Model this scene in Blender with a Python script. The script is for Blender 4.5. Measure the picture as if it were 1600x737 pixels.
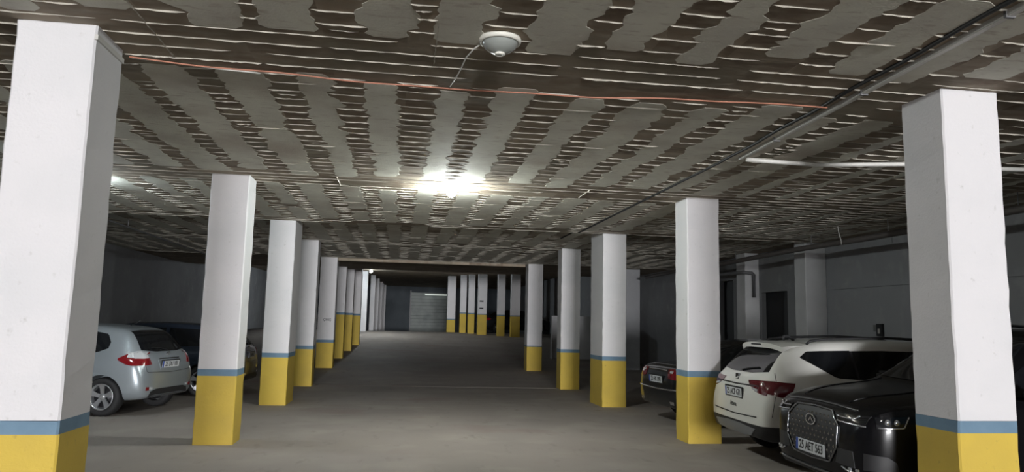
import bpy, bmesh, math, random
import numpy as np
from mathutils import Vector, Matrix
from mathutils.bvhtree import BVHTree
random.seed(7)
S = bpy.context.scene
C = S.collection
for o in list(bpy.data.objects): bpy.data.objects.remove(o)

# ---------------------------------------------------------------- camera
F_PX, YAW, PITCH, ROLL, CZ = 1121.6, 0.1527, 0.1217, 0.0224, 1.63
cd = bpy.data.cameras.new('camera'); cam = bpy.data.objects.new('camera', cd); C.objects.link(cam)
fw = Vector((math.sin(YAW)*math.cos(PITCH), math.cos(YAW)*math.cos(PITCH), math.sin(PITCH)))
rt = Vector((math.cos(YAW), -math.sin(YAW), 0)); up = rt.cross(fw)
r2 = rt*math.cos(ROLL)+up*math.sin(ROLL); u2 = up*math.cos(ROLL)-rt*math.sin(ROLL)
M = Matrix((r2, u2, -fw)).transposed().to_4x4(); M.translation = (0, 0, CZ); cam.matrix_world = M
cd.sensor_fit = 'HORIZONTAL'; cd.sensor_width = 36; cd.lens = 36*F_PX/1600; cd.clip_end = 300
S.camera = cam

# ---------------------------------------------------------------- world, daylight, exposure
W = bpy.data.worlds.new('world'); S.world = W; W.use_nodes = True
bg = W.node_tree.nodes['Background']; bg.inputs[0].default_value = (.80, .86, 1, 1); bg.inputs[1].default_value = 1.0
ld = bpy.data.lights.new('entrance_daylight', 'AREA'); ld.shape = 'RECTANGLE'; ld.size = 9.4; ld.size_y = 2.9
ld.energy = 11800; ld.color = (.985, .985, 1)
lo = bpy.data.objects.new('entrance_daylight', ld); C.objects.link(lo)
lo.location = (1.05, -45.2, 1.55); lo.rotation_euler = (math.radians(90), 0, 0)
vs = S.view_settings; vs.view_transform = 'Standard'; vs.look = 'None'; vs.exposure = 1.05; vs.gamma = 1; vs.use_curve_mapping = False

# ---------------------------------------------------------------- helpers
MATS = {}
def mat(name, col, rough=.6, metal=0, noise=None, bump=0, spec=.5, emit=None, coat=0, stains=None, bscale=40):
    if name in MATS: return MATS[name]
    m = bpy.data.materials.new(name); m.use_nodes = True; nt = m.node_tree; b = nt.nodes['Principled BSDF']
    b.inputs['Base Color'].default_value = (*col, 1); b.inputs['Roughness'].default_value = rough
    b.inputs['Metallic'].default_value = metal; b.inputs['Specular IOR Level'].default_value = spec
    if coat: b.inputs['Coat Weight'].default_value = coat; b.inputs['Coat Roughness'].default_value = .04
    tc = nt.nodes.new('ShaderNodeTexCoord')
    geo = nt.nodes.new('ShaderNodeNewGeometry')
    last = None
    def layer(scale, c2, lo_, hi_, stretch=(1, 1, 1), detail=6):
        nonlocal last
        mp = nt.nodes.new('ShaderNodeMapping'); mp.inputs['Scale'].default_value = stretch
        n = nt.nodes.new('ShaderNodeTexNoise'); n.inputs['Scale'].default_value = scale; n.inputs['Detail'].default_value = detail
        nt.links.new(geo.outputs['Position'], mp.inputs[0]); nt.links.new(mp.outputs[0], n.inputs['Vector'])
        r = nt.nodes.new('ShaderNodeMapRange'); r.inputs[1].default_value = lo_; r.inputs[2].default_value = hi_
        nt.links.new(n.outputs[0], r.inputs[0])
        x = nt.nodes.new('ShaderNodeMix'); x.data_type = 'RGBA'
        if last is None: x.inputs[6].default_value = (*col, 1)
        else: nt.links.new(last, x.inputs[6])
        x.inputs[7].default_value = (*c2, 1); nt.links.new(r.outputs[0], x.inputs[0]); last = x.outputs[2]
    if noise:
        for a in noise: layer(*a)
        nt.links.new(last, b.inputs['Base Color'])
    if bump:
        n = nt.nodes.new('ShaderNodeTexNoise'); n.inputs['Scale'].default_value = bscale; n.inputs['Detail'].default_value = 5
        nt.links.new(geo.outputs['Position'], n.inputs['Vector'])
        bp = nt.nodes.new('ShaderNodeBump'); bp.inputs['Strength'].default_value = bump; bp.inputs['Distance'].default_value = .01
        nt.links.new(n.outputs[0], bp.inputs['Height']); nt.links.new(bp.outputs[0], b.inputs['Normal'])
    if emit: b.inputs['Emission Color'].default_value = (*emit[:3], 1); b.inputs['Emission Strength'].default_value = emit[3]
    MATS[name] = m; return m

def mesh(name, verts, faces, m=None, parent=None, smooth=False):
    me = bpy.data.meshes.new(name); me.from_pydata([tuple(v) for v in verts], [], faces); me.validate()
    if m: me.materials.append(m)
    if smooth:
        me.polygons.foreach_set('use_smooth', [True]*len(me.polygons))
    o = bpy.data.objects.new(name, me); C.objects.link(o)
    if parent: o.parent = parent
    return o
def fromdata(name, me, parent=None):
    o = bpy.data.objects.new(name, me); C.objects.link(o)
    if parent: o.parent = parent
    return o
def fixn(o):
    bm = bmesh.new(); bm.from_mesh(o.data); bmesh.ops.recalc_face_normals(bm, faces=bm.faces); bm.to_mesh(o.data); bm.free(); return o
def empty(name, loc, rz=0):
    o = bpy.data.objects.new(name, None); C.objects.link(o); o.location = loc; o.rotation_euler = (0, 0, rz); o.empty_display_size = .1; return o
def tag(o, label, cat, group=None):
    o['label'] = label; o['category'] = cat
    if group: o['group'] = group
    return o
def struct(o): o['kind'] = 'structure'; return o
BOXF = [(0,3,2,1),(4,5,6,7),(0,1,5,4),(1,2,6,5),(2,3,7,6),(3,0,4,7)]
def boxv(x0,x1,y0,y1,z0,z1): return [(x0,y0,z0),(x1,y0,z0),(x1,y1,z0),(x0,y1,z0),(x0,y0,z1),(x1,y0,z1),(x1,y1,z1),(x0,y1,z1)]
def box(name, x0,x1,y0,y1,z0,z1, m, parent=None, bevel=0):
    o = mesh(name, boxv(x0,x1,y0,y1,z0,z1), BOXF, m, parent)
    if bevel:
        bm = bmesh.new(); bm.from_mesh(o.data); bmesh.ops.bevel(bm, geom=bm.edges[:], offset=bevel, segments=2, affect='EDGES'); bm.to_mesh(o.data); bm.free()
    return o
def boxes(name, lst, m, parent=None):
    v, f = [], []
    for b in lst:
        n = len(v); v += boxv(*b); f += [tuple(i+n for i in q) for q in BOXF]
    return mesh(name, v, f, m, parent)
def lathe(name, prof, m, parent=None, n=32, axis='z', loc=(0,0,0)):
    v, f = [], []
    for r, z in prof:
        for k in range(n):
            a = 2*math.pi*k/n
            p = (r*math.cos(a), r*math.sin(a), z)
            if axis == 'y': p = (p[0], p[2], p[1])
            v.append((p[0]+loc[0], p[1]+loc[1], p[2]+loc[2]))
    for i in range(len(prof)-1):
        for k in range(n): f.append((i*n+k, i*n+(k+1)%n, (i+1)*n+(k+1)%n, (i+1)*n+k))
    o = mesh(name, v, f, m, parent, True); return fixn(o)
def tube(name, pts, r, m, parent=None, n=8, flat=1):
    pts = [Vector(p) for p in pts]; v, f = [], []
    for i, p in enumerate(pts):
        t = (pts[min(i+1, len(pts)-1)]-pts[max(i-1, 0)]).normalized()
        a = t.cross(Vector((0,0,1)));  a = a.normalized() if a.length > 1e-3 else Vector((1,0,0))
        b = a.cross(t)
        for k in range(n):
            g = 2*math.pi*k/n; v.append(p+a*r*math.cos(g)+b*r*flat*math.sin(g))
    for i in range(len(pts)-1):
        for k in range(n): f.append((i*n+k, i*n+(k+1)%n, (i+1)*n+(k+1)%n, (i+1)*n+k))
    f.append(tuple(range(n))); f.append(tuple((len(pts)-1)*n+k for k in range(n)))
    return fixn(mesh(name, v, f, m, parent, True))
def text(name, s, size, m, parent=None, sx=1):
    cu = bpy.data.curves.new(name, 'FONT'); cu.body = s; cu.size = size; cu.align_x = 'CENTER'; cu.align_y = 'CENTER'; cu.extrude = .001; cu.offset = size*.012
    t = bpy.data.objects.new(name+'_tmp', cu); C.objects.link(t)
    me = bpy.data.meshes.new_from_object(t.evaluated_get(bpy.context.evaluated_depsgraph_get()))
    bpy.data.objects.remove(t); me.materials.clear(); me.materials.append(m)
    o = fromdata(name, me, parent); o.scale = (sx, 1, 1); return o
def pchip(xs, ys, q):
    xs = np.array(xs, float); ys = np.array(ys, float); h = np.diff(xs); dl = np.diff(ys)/h; n = len(xs); dd = np.zeros(n)
    for i in range(1, n-1):
        if dl[i-1]*dl[i] > 0:
            w1 = 2*h[i]+h[i-1]; w2 = h[i]+2*h[i-1]; dd[i] = (w1+w2)/(w1/dl[i-1]+w2/dl[i])
    dd[0] = dl[0]; dd[-1] = dl[-1]
    q = np.asarray(q, float); k = np.clip(np.searchsorted(xs, q)-1, 0, n-2); t = (q-xs[k])/h[k]
    return ((2*t**3-3*t**2+1)*ys[k]+(t**3-2*t**2+t)*h[k]*dd[k]+(-2*t**3+3*t**2)*ys[k+1]+(t**3-t**2)*h[k]*dd[k+1])

# ---------------------------------------------------------------- materials
m_white = mat('white_wall_paint', (.69,.675,.685), .75, noise=[(1.3,(.62,.62,.63),.45,.75),(14,(.52,.51,.50),.66,.8)], bump=.25, bscale=55, spec=.25)
m_blue = mat('blue_grey_paint', (.155,.245,.33), .7, noise=[(6,(.12,.20,.28),.4,.8)], bump=.2, spec=.25)
m_yel = mat('yellow_paint', (.60,.43,.07), .65, noise=[(2.2,(.53,.38,.07),.4,.75),(18,(.40,.29,.07),.66,.8)], bump=.25, bscale=50, spec=.3)
m_floor = mat('dusty_concrete_floor', (.345,.31,.285), .8, noise=[(.35,(.29,.26,.235),.42,.68),(1.1,(.39,.355,.32),.5,.75),(5,(.25,.225,.20),.60,.8,(1,.35,1)),(.5,(.30,.235,.21),.58,.75)], bump=.15, bscale=30, spec=.2)
m_wall = mat('grey_wall_plaster', (.34,.345,.36), .85, noise=[(.5,(.27,.27,.28),.4,.7),(3,(.40,.40,.41),.55,.8)], bump=.2, bscale=20, spec=.15)
m_wallc = mat('pale_column_plaster', (.66,.66,.67), .85, noise=[(1,(.54,.54,.55),.4,.7)], bump=.2, spec=.15)
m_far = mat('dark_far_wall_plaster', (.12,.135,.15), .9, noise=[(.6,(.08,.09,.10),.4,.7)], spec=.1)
m_patch = mat('grey_green_plaster', (.70,.69,.60), .85, noise=[(2.2,(.60,.58,.51),.4,.7),(.9,(.48,.43,.365),.52,.72),(30,(.68,.66,.6),.6,.8),(7,(.52,.475,.41),.56,.72,(1,3,1))], bump=.3, bscale=60, spec=.2)
m_ridge = mat('pale_cement_fin', (.52,.49,.42), .8, noise=[(9,(.40,.37,.32),.45,.7)], bump=.4, bscale=120, spec=.2)
m_red = mat('orange_red_cable_sheath', (.40,.17,.11), .6)
m_trunk = mat('pale_grey_plastic', (.52,.51,.48), .5)
m_wcable = mat('off_white_plastic', (.72,.71,.67), .45)
m_black = mat('black_rubber', (.012,.012,.013), .6)
m_steel = mat('dull_grey_pipe', (.16,.16,.165), .5, .3)
m_pipe = mat('dark_brown_pipe', (.09,.08,.075), .55)
m_nearblack = mat('near_black_paint', (.012,.013,.016), .6)

# formwork concrete: boards across the aisle, each with its own tone
def board_mat():
    m = bpy.data.materials.new('board_marked_concrete'); m.use_nodes = True; nt = m.node_tree; b = nt.nodes['Principled BSDF']
    b.inputs['Roughness'].default_value = .85; b.inputs['Specular IOR Level'].default_value = .2
    g = nt.nodes.new('ShaderNodeNewGeometry'); sp = nt.nodes.new('ShaderNodeSeparateXYZ'); nt.links.new(g.outputs['Position'], sp.inputs[0])
    def mth(op, a, k):
        n = nt.nodes.new('ShaderNodeMath'); n.operation = op; nt.links.new(a, n.inputs[0]); n.inputs[1].default_value = k; return n.outputs[0]
    fy = mth('FLOOR', mth('DIVIDE', mth('SUBTRACT', sp.outputs[1], 4.19-.212*40), .212), 0)
    fx = mth('FLOOR', mth('DIVIDE', mth('ADD', sp.outputs[0], 20.18), .56), 0)
    cb = nt.nodes.new('ShaderNodeCombineXYZ'); nt.links.new(fx, cb.inputs[0]); nt.links.new(fy, cb.inputs[1])
    wn = nt.nodes.new('ShaderNodeTexWhiteNoise'); wn.noise_dimensions = '2D'; nt.links.new(cb.outputs[0], wn.inputs['Vector'])
    rp = nt.nodes.new('ShaderNodeValToRGB'); e = rp.color_ramp.elements
    e[0].color = (.195,.150,.112,1); e[1].color = (.40,.335,.26,1); e.new(.5).color = (.275,.22,.167,1)
    nt.links.new(wn.outputs['Value'], rp.inputs[0])
    mp = nt.nodes.new('ShaderNodeMapping'); mp.inputs['Scale'].default_value = (1, 2.5, 1); nt.links.new(g.outputs['Position'], mp.inputs[0])
    no = nt.nodes.new('ShaderNodeTexNoise'); no.inputs['Scale'].default_value = 5; no.inputs['Detail'].default_value = 8; nt.links.new(mp.outputs[0], no.inputs['Vector'])
    mr = nt.nodes.new('ShaderNodeMapRange'); mr.inputs[1].default_value = .42; mr.inputs[2].default_value = .75; nt.links.new(no.outputs[0], mr.inputs[0])
    mx = nt.nodes.new('ShaderNodeMix'); mx.data_type = 'RGBA'; nt.links.new(mr.outputs[0], mx.inputs[0]); nt.links.new(rp.outputs[0], mx.inputs[6]); mx.inputs[7].default_value = (.36,.32,.255,1)
    n2 = nt.nodes.new('ShaderNodeTexNoise'); n2.inputs['Scale'].default_value = .9; n2.inputs['Detail'].default_value = 4; nt.links.new(g.outputs['Position'], n2.inputs['Vector'])
    m2 = nt.nodes.new('ShaderNodeMapRange'); m2.inputs[1].default_value = .5; m2.inputs[2].default_value = .72; nt.links.new(n2.outputs[0], m2.inputs[0])
    mx2 = nt.nodes.new('ShaderNodeMix'); mx2.data_type = 'RGBA'; nt.links.new(m2.outputs[0], mx2.inputs[0]); nt.links.new(mx.outputs[2], mx2.inputs[6]); mx2.inputs[7].default_value = (.22,.20,.152,1)
    nt.links.new(mx2.outputs[2], b.inputs['Base Color'])
    bp = nt.nodes.new('ShaderNodeBump'); bp.inputs['Strength'].default_value = .4; bp.inputs['Distance'].default_value = .012; nt.links.new(no.outputs[0], bp.inputs['Height']); nt.links.new(bp.outputs[0], b.inputs['Normal'])
    return m
m_board = board_mat()

# ---------------------------------------------------------------- the shell
XL, XR, YB, YF = -8.1, 9.3, -.3, 60.0
YD = -45.0   # outer end of the unseen driveway, set far back to slow light falloff
FZX = [-65, 18.3, 20.5, 23.3, 28, 33, 39, 43, 50, 62]; FZZ = [0, 0, .05, .13, .22, .50, .90, 1.05, .95, .75]
def floor_z(y): return float(pchip(FZX, FZZ, [y])[0])
H1, H2 = 3.54, 3.61
CZX = [23.7, 27, 30.25, 33, 38, 43, 50, 62]; CZZ = [3.62, 3.62, 3.74, 3.93, 4.30, 4.45, 4.5, 4.5]
def ceil_z(y):
    if y < 14.40: return H1
    if y < 23.7: return H2
    return float(pchip(CZX, CZZ, [y])[0])

ys = [-60, YD, -24, -10.3, 0, 9, 17.8]+list(np.arange(18.3, 62.1, .7)); xs = np.linspace(XL-.3, XR+.3, 13)
v = [(x, y, floor_z(y)) for y in ys for x in xs]; nx = len(xs)
f = [(j*nx+i, j*nx+i+1, (j+1)*nx+i+1, (j+1)*nx+i) for j in range(len(ys)-1) for i in range(nx-1)]
floor = struct(mesh('floor', v, f, m_floor, None, True))
nrm = len(v)
sd = floor.modifiers.new('s', 'SOLIDIFY'); sd.thickness = .2; sd.offset = -1
# threshold where the ramp begins: a low concrete lip across the aisle
lp = []
for i in range(61):
    x = -2.0+6.1*i/60; lp.append((x, 18.75-.012*(i-30)*.5+.02*random.uniform(-1,1), floor_z(18.7)-.002))
lip = tube('ramp_lip', lp, .14, m_floor, floor, 12, .07)

ceiling = struct(box('ceiling', XL-.3, XR+.3, YD, 14.40, H1, H1+.4, m_board))
ceiling2 = struct(box('ceiling', XL-.3, XR+.3, 14.40, 23.7, H2, H2+.33, m_board))
cy = [23.7]+list(np.arange(24.5, 62, 1.5))+[62]
v, f = [], []
for y in cy:
    z = ceil_z(y); v += [(XL-.3, y, z), (XR+.3, y, z), (XL-.3, y, z+.4), (XR+.3, y, z+.4)]
for i in range(len(cy)-1):
    a = i*4; b = a+4; f += [(a, a+1, b+1, b), (a+2, b+2, b+3, a+3), (a, b, b+2, a+2), (a+1, a+3, b+3, b+1)]
f += [(0,2,3,1), (len(v)-4, len(v)-3, len(v)-1, len(v)-2)]
ceiling3 = struct(fixn(mesh('ceiling', v, f, m_board)))
trim = struct(box('trim_1', -2.0, 4.1, 23.55, 23.85, 3.52, 3.66, m_board))

struct(box('wall_left', XL-.3, XL, YB, YF, -.1, 5, m_wall))
struct(boxes('wall_right', [(XR, XR+.3, YB, 16.24, -.1, 5), (XR, XR+.3, 16.24, 17.5, 2.58, 5), (XR, XR+.3, 17.5, 19.1, -.1, 5), (XR, XR+.3, 19.1, 19.95, 3.0, 5), (XR, XR+.3, 19.95, YF, -.1, 5)], m_wall))
struct(boxes('wall_back', [(XL-.3, -3.9, YB-.3, YB, -.1, 5), (6.0, XR+.3, YB-.3, YB, -.1, 5)], m_wall))
struct(box('wall_light_baffle_left', -4.2, -3.9, YD, YB-.3, -.1, 5, m_wallc))  # unseen pale wall added to cut side spill and bounce light forward
struct(box('wall_light_baffle_right', 6.0, 6.3, YD, YB-.3, -.1, 5, m_wallc))  # its unseen twin, added to keep light out of the right bay
struct(box('wall_driveway_lintel', -4.2, 6.3, YD-.3, YD, 3.1, 5, m_wall))
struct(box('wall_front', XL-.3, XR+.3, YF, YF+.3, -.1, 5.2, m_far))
# partition walls standing in the dark right-hand bays
struct(box('wall_partition', 7.0, 8.30, 24.2, 24.45, -.1, 3.66, m_wall))
struct(box('wall_partition', 6.2, 8.4, 29.0, 29.2, 0, 2.0, m_wallc))
# ledge line on the right wall
struct(box('trim_2', XR-.035, XR+.01, 6.0, 14.4, 2.52, 2.64, m_wall))
def door(n, y0, y1, z1):  # near-black leaves: the darkness of open doorways put into their colour
    e = struct(empty('door_%d' % n, (XR+.12, (y0+y1)/2, 0)))
    w = (y1-y0)/2
    box('door_leaf', 0, .05, -w, w, 0, z1, m_nearblack, e)
    for z0, zz in ((.25, z1*.45), (z1*.5, z1-.2)): box('door_panel', -.012, .01, -w+.12, w-.12, z0, zz, m_nearblack, e, .005)
    box('door_handle', -.06, .0, w-.16, w-.05, 1.0, 1.03, m_steel, e, .004)
door(1, 16.24, 17.5, 2.58); door(2, 19.1, 19.95, 3.0)

# ---------------------------------------------------------------- ceiling relief: plaster strips and cement fins
BANDS = [(4.72, 5.66), (9.66, 10.45), (14.02, 14.40), (18.2, 18.9), (23.2, 23.7)]
def in_band(y): return any(a <= y <= b for a, b in BANDS)
def noise1(seed):
    rr = random.Random(seed); a = [(rr.uniform(.5, 6), rr.uniform(0, 6.28), rr.uniform(.3, 1)) for _ in range(6)]
    return lambda t: sum(w*math.sin(k*t*2+p) for k, p, w in a)/3
BAYS = [(1.2, 4.72), (5.66, 9.66), (10.45, 14.02), (14.45, 18.2), (18.9, 23.2)]
strips = {}
npatch = 0
ks = range(-15, 17)
for bi, (b0, b1) in enumerate(BAYS):
    hz = H1 if b1 < 14.4 else H2; par = ceiling if b1 < 14.4 else ceiling2
    for k in ks:
        rr = random.Random(bi*100+k)
        xc = -.19+.56*k+rr.uniform(-.05, .05); hw = .155+rr.uniform(-.035, .035)
        nl, nr_ = noise1(bi*100+k+1000), noise1(bi*100+k+2000)
        if xc > 4.4: hw *= .55            # narrower strips across the right-hand bay
        strips[(bi, k)] = (xc, hw, nl, nr_)
        # the strip may be broken into two runs
        runs = [(b0+rr.uniform(-.1, .15), b1-rr.uniform(-.12, .2))]
        if rr.random() < .14:
            g = rr.uniform(b0+.8, b1-.8); runs = [(runs[0][0], g-.1), (g+rr.uniform(.1, .35), runs[0][1])]
        for y0, y1 in runs:
            n = max(6, int((y1-y0)/.05)); v, f = [], []
            for i in range(n+1):
                y = y0+(y1-y0)*i/n; e = min(1, .8+.2*min(i, n-i))
                jl, jr = rr.gauss(0, .015), rr.gauss(0, .015)
                st = round(y/.212)*.212
                xl = xc-(hw+.045*nl(st*1.7)+.018*nl(y))*e+jl; xr = xc+(hw+.045*nr_(st*1.7)+.018*nr_(y))*e+jr
                t = .0018
                v += [(xl, y, hz+.002), (xl+.006, y, hz-t), (xc, y, hz-t), (xr-.006, y, hz-t), (xr, y, hz+.002)]
            for i in range(n):
                a = i*5; b = a+5
                for q in range(4): f.append((a+q, a+q+1, b+q+1, b+q))
            f += [(4,3,2,1,0), tuple(n*5+q for q in range(5))]
            mesh('plaster_patch', v, f, m_patch, par); npatch += 1

def fin_verts(length, h, rr, seg=.045):
    n = max(3, int(length/seg)); v, f = [], []
    for i in range(n+1):
        x = -length/2+length*i/n; e = .25 if i in (0, n) else 1
        hh = h*e*rr.uniform(.55, 1.25); dy = rr.uniform(-.003, .003); w = .004*rr.uniform(.7, 1.3)
        v += [(x, dy-w, 0), (x, dy+rr.uniform(-.002, .004), -hh), (x, dy+w, 0)]
    for i in range(n):
        a = i*3; b = a+3; f += [(a, b, b+1, a+1), (a+1, b+1, b+2, a+2)]
    f += [(0,1,2), (n*3+2, n*3+1, n*3)]
    return v, f
rr = random.Random(5)
SHORT = []
for i in range(10):
    v, f = fin_verts(.27, .010, rr); me = bpy.data.meshes.new('mortar_fin'); me.from_pydata(v, [], f); me.materials.append(m_ridge); SHORT.append(me)
LONG = []
for i in range(6):
    v, f = fin_verts(1.5, .010, rr); me = bpy.data.meshes.new('mortar_fin'); me.from_pydata(v, [], f); me.materials.append(m_ridge); LONG.append(me)
fins = []   # (y, x, length, z, parent index)
row = 2.918
while row < 23.6:
    y = row; bi = next((i for i, (a, b) in enumerate(BAYS) if a <= y <= b), None)
    hz = H1 if y < 14.40 else H2; pi = 0 if y < 14.40 else 1
    if bi is None:
        x = XL+rr.uniform(0, 1)
        while x < XR:
            L = rr.uniform(.8, 2.2)
            if rr.random() < .85: fins.append((y+rr.uniform(-.006, .006), x+L/2, L, hz, pi))
            x += L+rr.uniform(.0, .25)
    else:
        for k in ks:
            a = strips[(bi, k)]; b = strips.get((bi, k+1))
            if not b: continue
            st = round(y/.212)*.212
            x0 = a[0]+a[1]+.045*a[3](st*1.7)-.015; x1 = b[0]-b[1]-.045*b[2](st*1.7)+.015
            q = rr.random()
            if q < .08: continue
            if q > .93: x1 += rr.uniform(.1, .35)
            if x1-x0 > .08: fins.append((y+rr.uniform(-.012, .012), (x0+x1)/2, x1-x0, hz, pi))
            if rr.random() < .1:                # a second thinner line
                fins.append((y+.1+rr.uniform(-.02, .02), (x0+x1)/2, (x1-x0)*.6, hz, pi))
    row += .212
def seen(x, y, z):
    d = Vector((x, y, z-CZ)); w = d.dot(fw)
    return w > .5 and abs(d.dot(r2)/w*F_PX) < 830 and -30 < 368-d.dot(u2)/w*F_PX < 760
vis = sorted([q for q in fins if seen(q[1], q[0], q[3])], key=lambda q: q[0]-.15*q[2])
single = set(id(q) for q in vis[:298])
v3 = {0: ([], []), 1: ([], [])}
for q in fins:
    y, x, L, hz, pi = q; ang = rr.uniform(-.012, .012)
    if id(q) in single:
        me = rr.choice(LONG if L > .7 else SHORT); o = fromdata('mortar_fin', me, (ceiling, ceiling2)[pi])
        o.location = (x, y, hz+.001); o.scale = (L/(1.5 if L > .7 else .27), 1, rr.uniform(.7, 1.25)); o.rotation_euler = (0, 0, ang)
    else:
        v, f = fin_verts(L, .009, rr, .08); V, Fc = v3[pi]; n = len(V)
        V += [(x+p[0], y+p[1]+p[0]*ang, hz+.001+p[2]) for p in v]; Fc += [tuple(i+n for i in g) for g in f]
for pi in (0, 1):
    o = mesh('mortar_fin_field', *v3[pi], m_ridge, (ceiling, ceiling2)[pi]); o['kind'] = 'stuff'
# a few shuttering joints running along the aisle in the solid bands
for (x, y0, y1) in [(-1.72, 4.25, 5.45), (.18, 4.45, 5.2), (2.6, 9.7, 10.4), (-.9, 9.7, 10.4)]:
    v, f = fin_verts(y1-y0, .012, rr); o = mesh('joint_fin', v, f, m_ridge, ceiling); o.location = (x, (y0+y1)/2, H1+.001); o.rotation_euler = (0, 0, math.pi/2)

# ---------------------------------------------------------------- pillars
def prism(name, x0, x1, y0, y1, z0, z1, m, parent, seed, jit=.004, ch=.012, step=.12, ragged=0):
    rr = random.Random(seed); n = max(2, int((z1-z0)/step)); v, f = [], []
    base = [(x0+ch, y0), (x1-ch, y0), (x1, y0+ch), (x1, y1-ch), (x1-ch, y1), (x0+ch, y1), (x0, y1-ch), (x0, y0+ch)]
    cx, cyy = (x0+x1)/2, (y0+y1)/2
    for i in range(n+1):
        z = z0+(z1-z0)*i/n; off = {}
        for k, (x, y) in enumerate(base):
            c = (x > cx, y > cyy)
            if c not in off: off[c] = (rr.uniform(-jit, jit), rr.uniform(-jit, jit))
            zz = z+(rr.uniform(-ragged, ragged) if (i == n and ragged) else 0)
            v.append((x+off[c][0], y+off[c][1], zz))
    for i in range(n):
        for k in range(8): f.append((i*8+k, i*8+(k+1)%8, (i+1)*8+(k+1)%8, (i+1)*8+k))
    f.append(tuple(range(7, -1, -1))); f.append(tuple(n*8+k for k in range(8)))
    return mesh(name, v, f, m, parent)
def pillar(x0, x1, y0, dp, yel, label, group, blue=.085, tilt=0, ztop=None, seed=0, base=None):
    zb = floor_z(y0) if base is None else base
    zt = (ceil_z(y0+dp/2) if ztop is None else ztop)
    if y0 < 14.4 < y0+dp+.3 : zt = max(zt, H1)
    e = empty('concrete_pillar', ((x0+x1)/2, y0+dp/2, zb)); tag(e, label, 'pillar', group)
    a, b, c, dd = (x0-x1)/2, (x1-x0)/2, -dp/2, dp/2
    h = zt-zb+.012
    top = prism('white_shaft', a, b, c, dd, yel+blue, h, m_white, e, seed)
    g = .0015
    if blue: prism('blue_band', a-g, b+g, c-g, dd+g, yel, yel+blue, m_blue, e, seed+1, .0025, ragged=.004, step=.03)
    if yel > 0: prism('yellow_base', a-g, b+g, c-g, dd+g, -.03, yel, m_yel, e, seed+2)
    return e
GL, GR = 'pillars along the left of the aisle', 'pillars along the right of the aisle'
p1 = pillar(-2.55, -2.06, 4.95, .46, .885, 'nearest white pillar with blue band and yellow base at left edge of photo', GL, seed=1)
box('tape_strip', .235, .258, -.235, .225, 3.44, 3.475, m_trunk, p1)
pillar(-2.55, -2.06, 9.95, .46, .875, 'white and yellow pillar just right of the silver hatchback', GL, seed=11)
pillar(-2.55, -2.06, 14.39, .95, .895, 'white and yellow pillar third from the camera on the left side', GL, seed=21, ztop=H2)
pillar(-2.55, -2.06, 18.45, .46, .90, 'white and yellow pillar fourth from the camera on the left, at the ramp foot', GL, seed=31)
p5 = pillar(-2.52, -2.0, 23.4, .5, .92, 'left pillar on the ramp with small black lettering above its yellow base', GL, seed=41, base=.0, ztop=3.63)
t = text('pillar_lettering', 'ÇIKIŞ', .10, m_black, p5); t.location = (.03, -.258, 1.63); t.rotation_euler = (math.pi/2, 0, 0)
pillar(-2.50, -2.02, 27.75, .5, 1.78, 'tall yellow based left pillar directly beyond the lettered one on the ramp', GL, seed=51, base=.05)
pillar(-2.40, -1.92, 30.9, .5, 1.63, 'second tall yellow pillar up the left side of the ramp', GL, seed=61, base=.22)
pillar(-2.22, -1.74, 33.4, .5, 1.45, 'third tall yellow pillar up the left side, nearest the far lit lamp', GL, seed=71, base=.40)
pillar(-2.13, -1.82, 41.6, .4, 0, 'slim all white pillar glowing under the far lit lamp', GL, seed=81, blue=0)
for i, (x, y, w, zt) in enumerate([(577, 46, .30, 3.97), (585, 50, .3, 3.86), (592, 54, .3, 3.74), (598, 56.5, .2, 3.5), (602.5, 58.5, .2, 3.2)]):
    X = (x-623)/1121*y*1.02
    X = -1.82 + i*.135
    e = pillar(X-.02, X+w-.02, y, .4, 0, ['first','second','third','fourth','last'][i]+' of the dim grey pillars receding beyond the glowing slim pillar', 'dim pillars at the far left end', seed=90+i*3, blue=0)
pillar(4.13, 4.63, 4.87, .46, .90, 'nearest right pillar standing in front of the black SUV', GR, seed=111, blue=.09)
pillar(4.13, 4.63, 9.94, .46, .93, 'right pillar with yellow base touching the back of the white SUV', GR, seed=121)
pillar(4.13, 4.63, 14.35, .95, .93, 'deep white and yellow right pillar beyond the dark sedan', GR, seed=131, ztop=H2)
pillar(4.13, 4.63, 18.2, .46, .93, 'right pillar with yellow base standing at the ramp foot', GR, seed=141)
pillar(4.16, 4.66, 23.3, .5, .78, 'right pillar with dusty yellow base part way up the ramp', GR, seed=151, base=.12, ztop=3.63, blue=.04)
far = [(6.09, 39.25, .50, 'nearest of the small far right pillars, its yellow base lit'), (5.42, 39.8, .40, 'second small far right pillar, white above muted yellow'),
       (4.40, 40.6, .50, 'third small far right pillar, with two dark marks on it'), (3.95, 41.6, .36, 'fourth small far right pillar, bluish grey'),
       (3.54, 42.4, .36, 'fifth small far right pillar, thin and bluish grey'), (2.90, 44.2, .5, 'leftmost small far right pillar, short and pale yellow at its foot')]
for i, (x, y, w, lb) in enumerate(far):
    e = pillar(x, x+w, y, .4, 1.12 if i < 5 else .75, lb, 'small pillars at the far right end', seed=160+i*3, blue=.06)
    if i == 2:
        for z in (1.45, 1.85): box('dark_mark', -.17, .05, -.206, -.19, z, z+.07, m_black, e)
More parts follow.
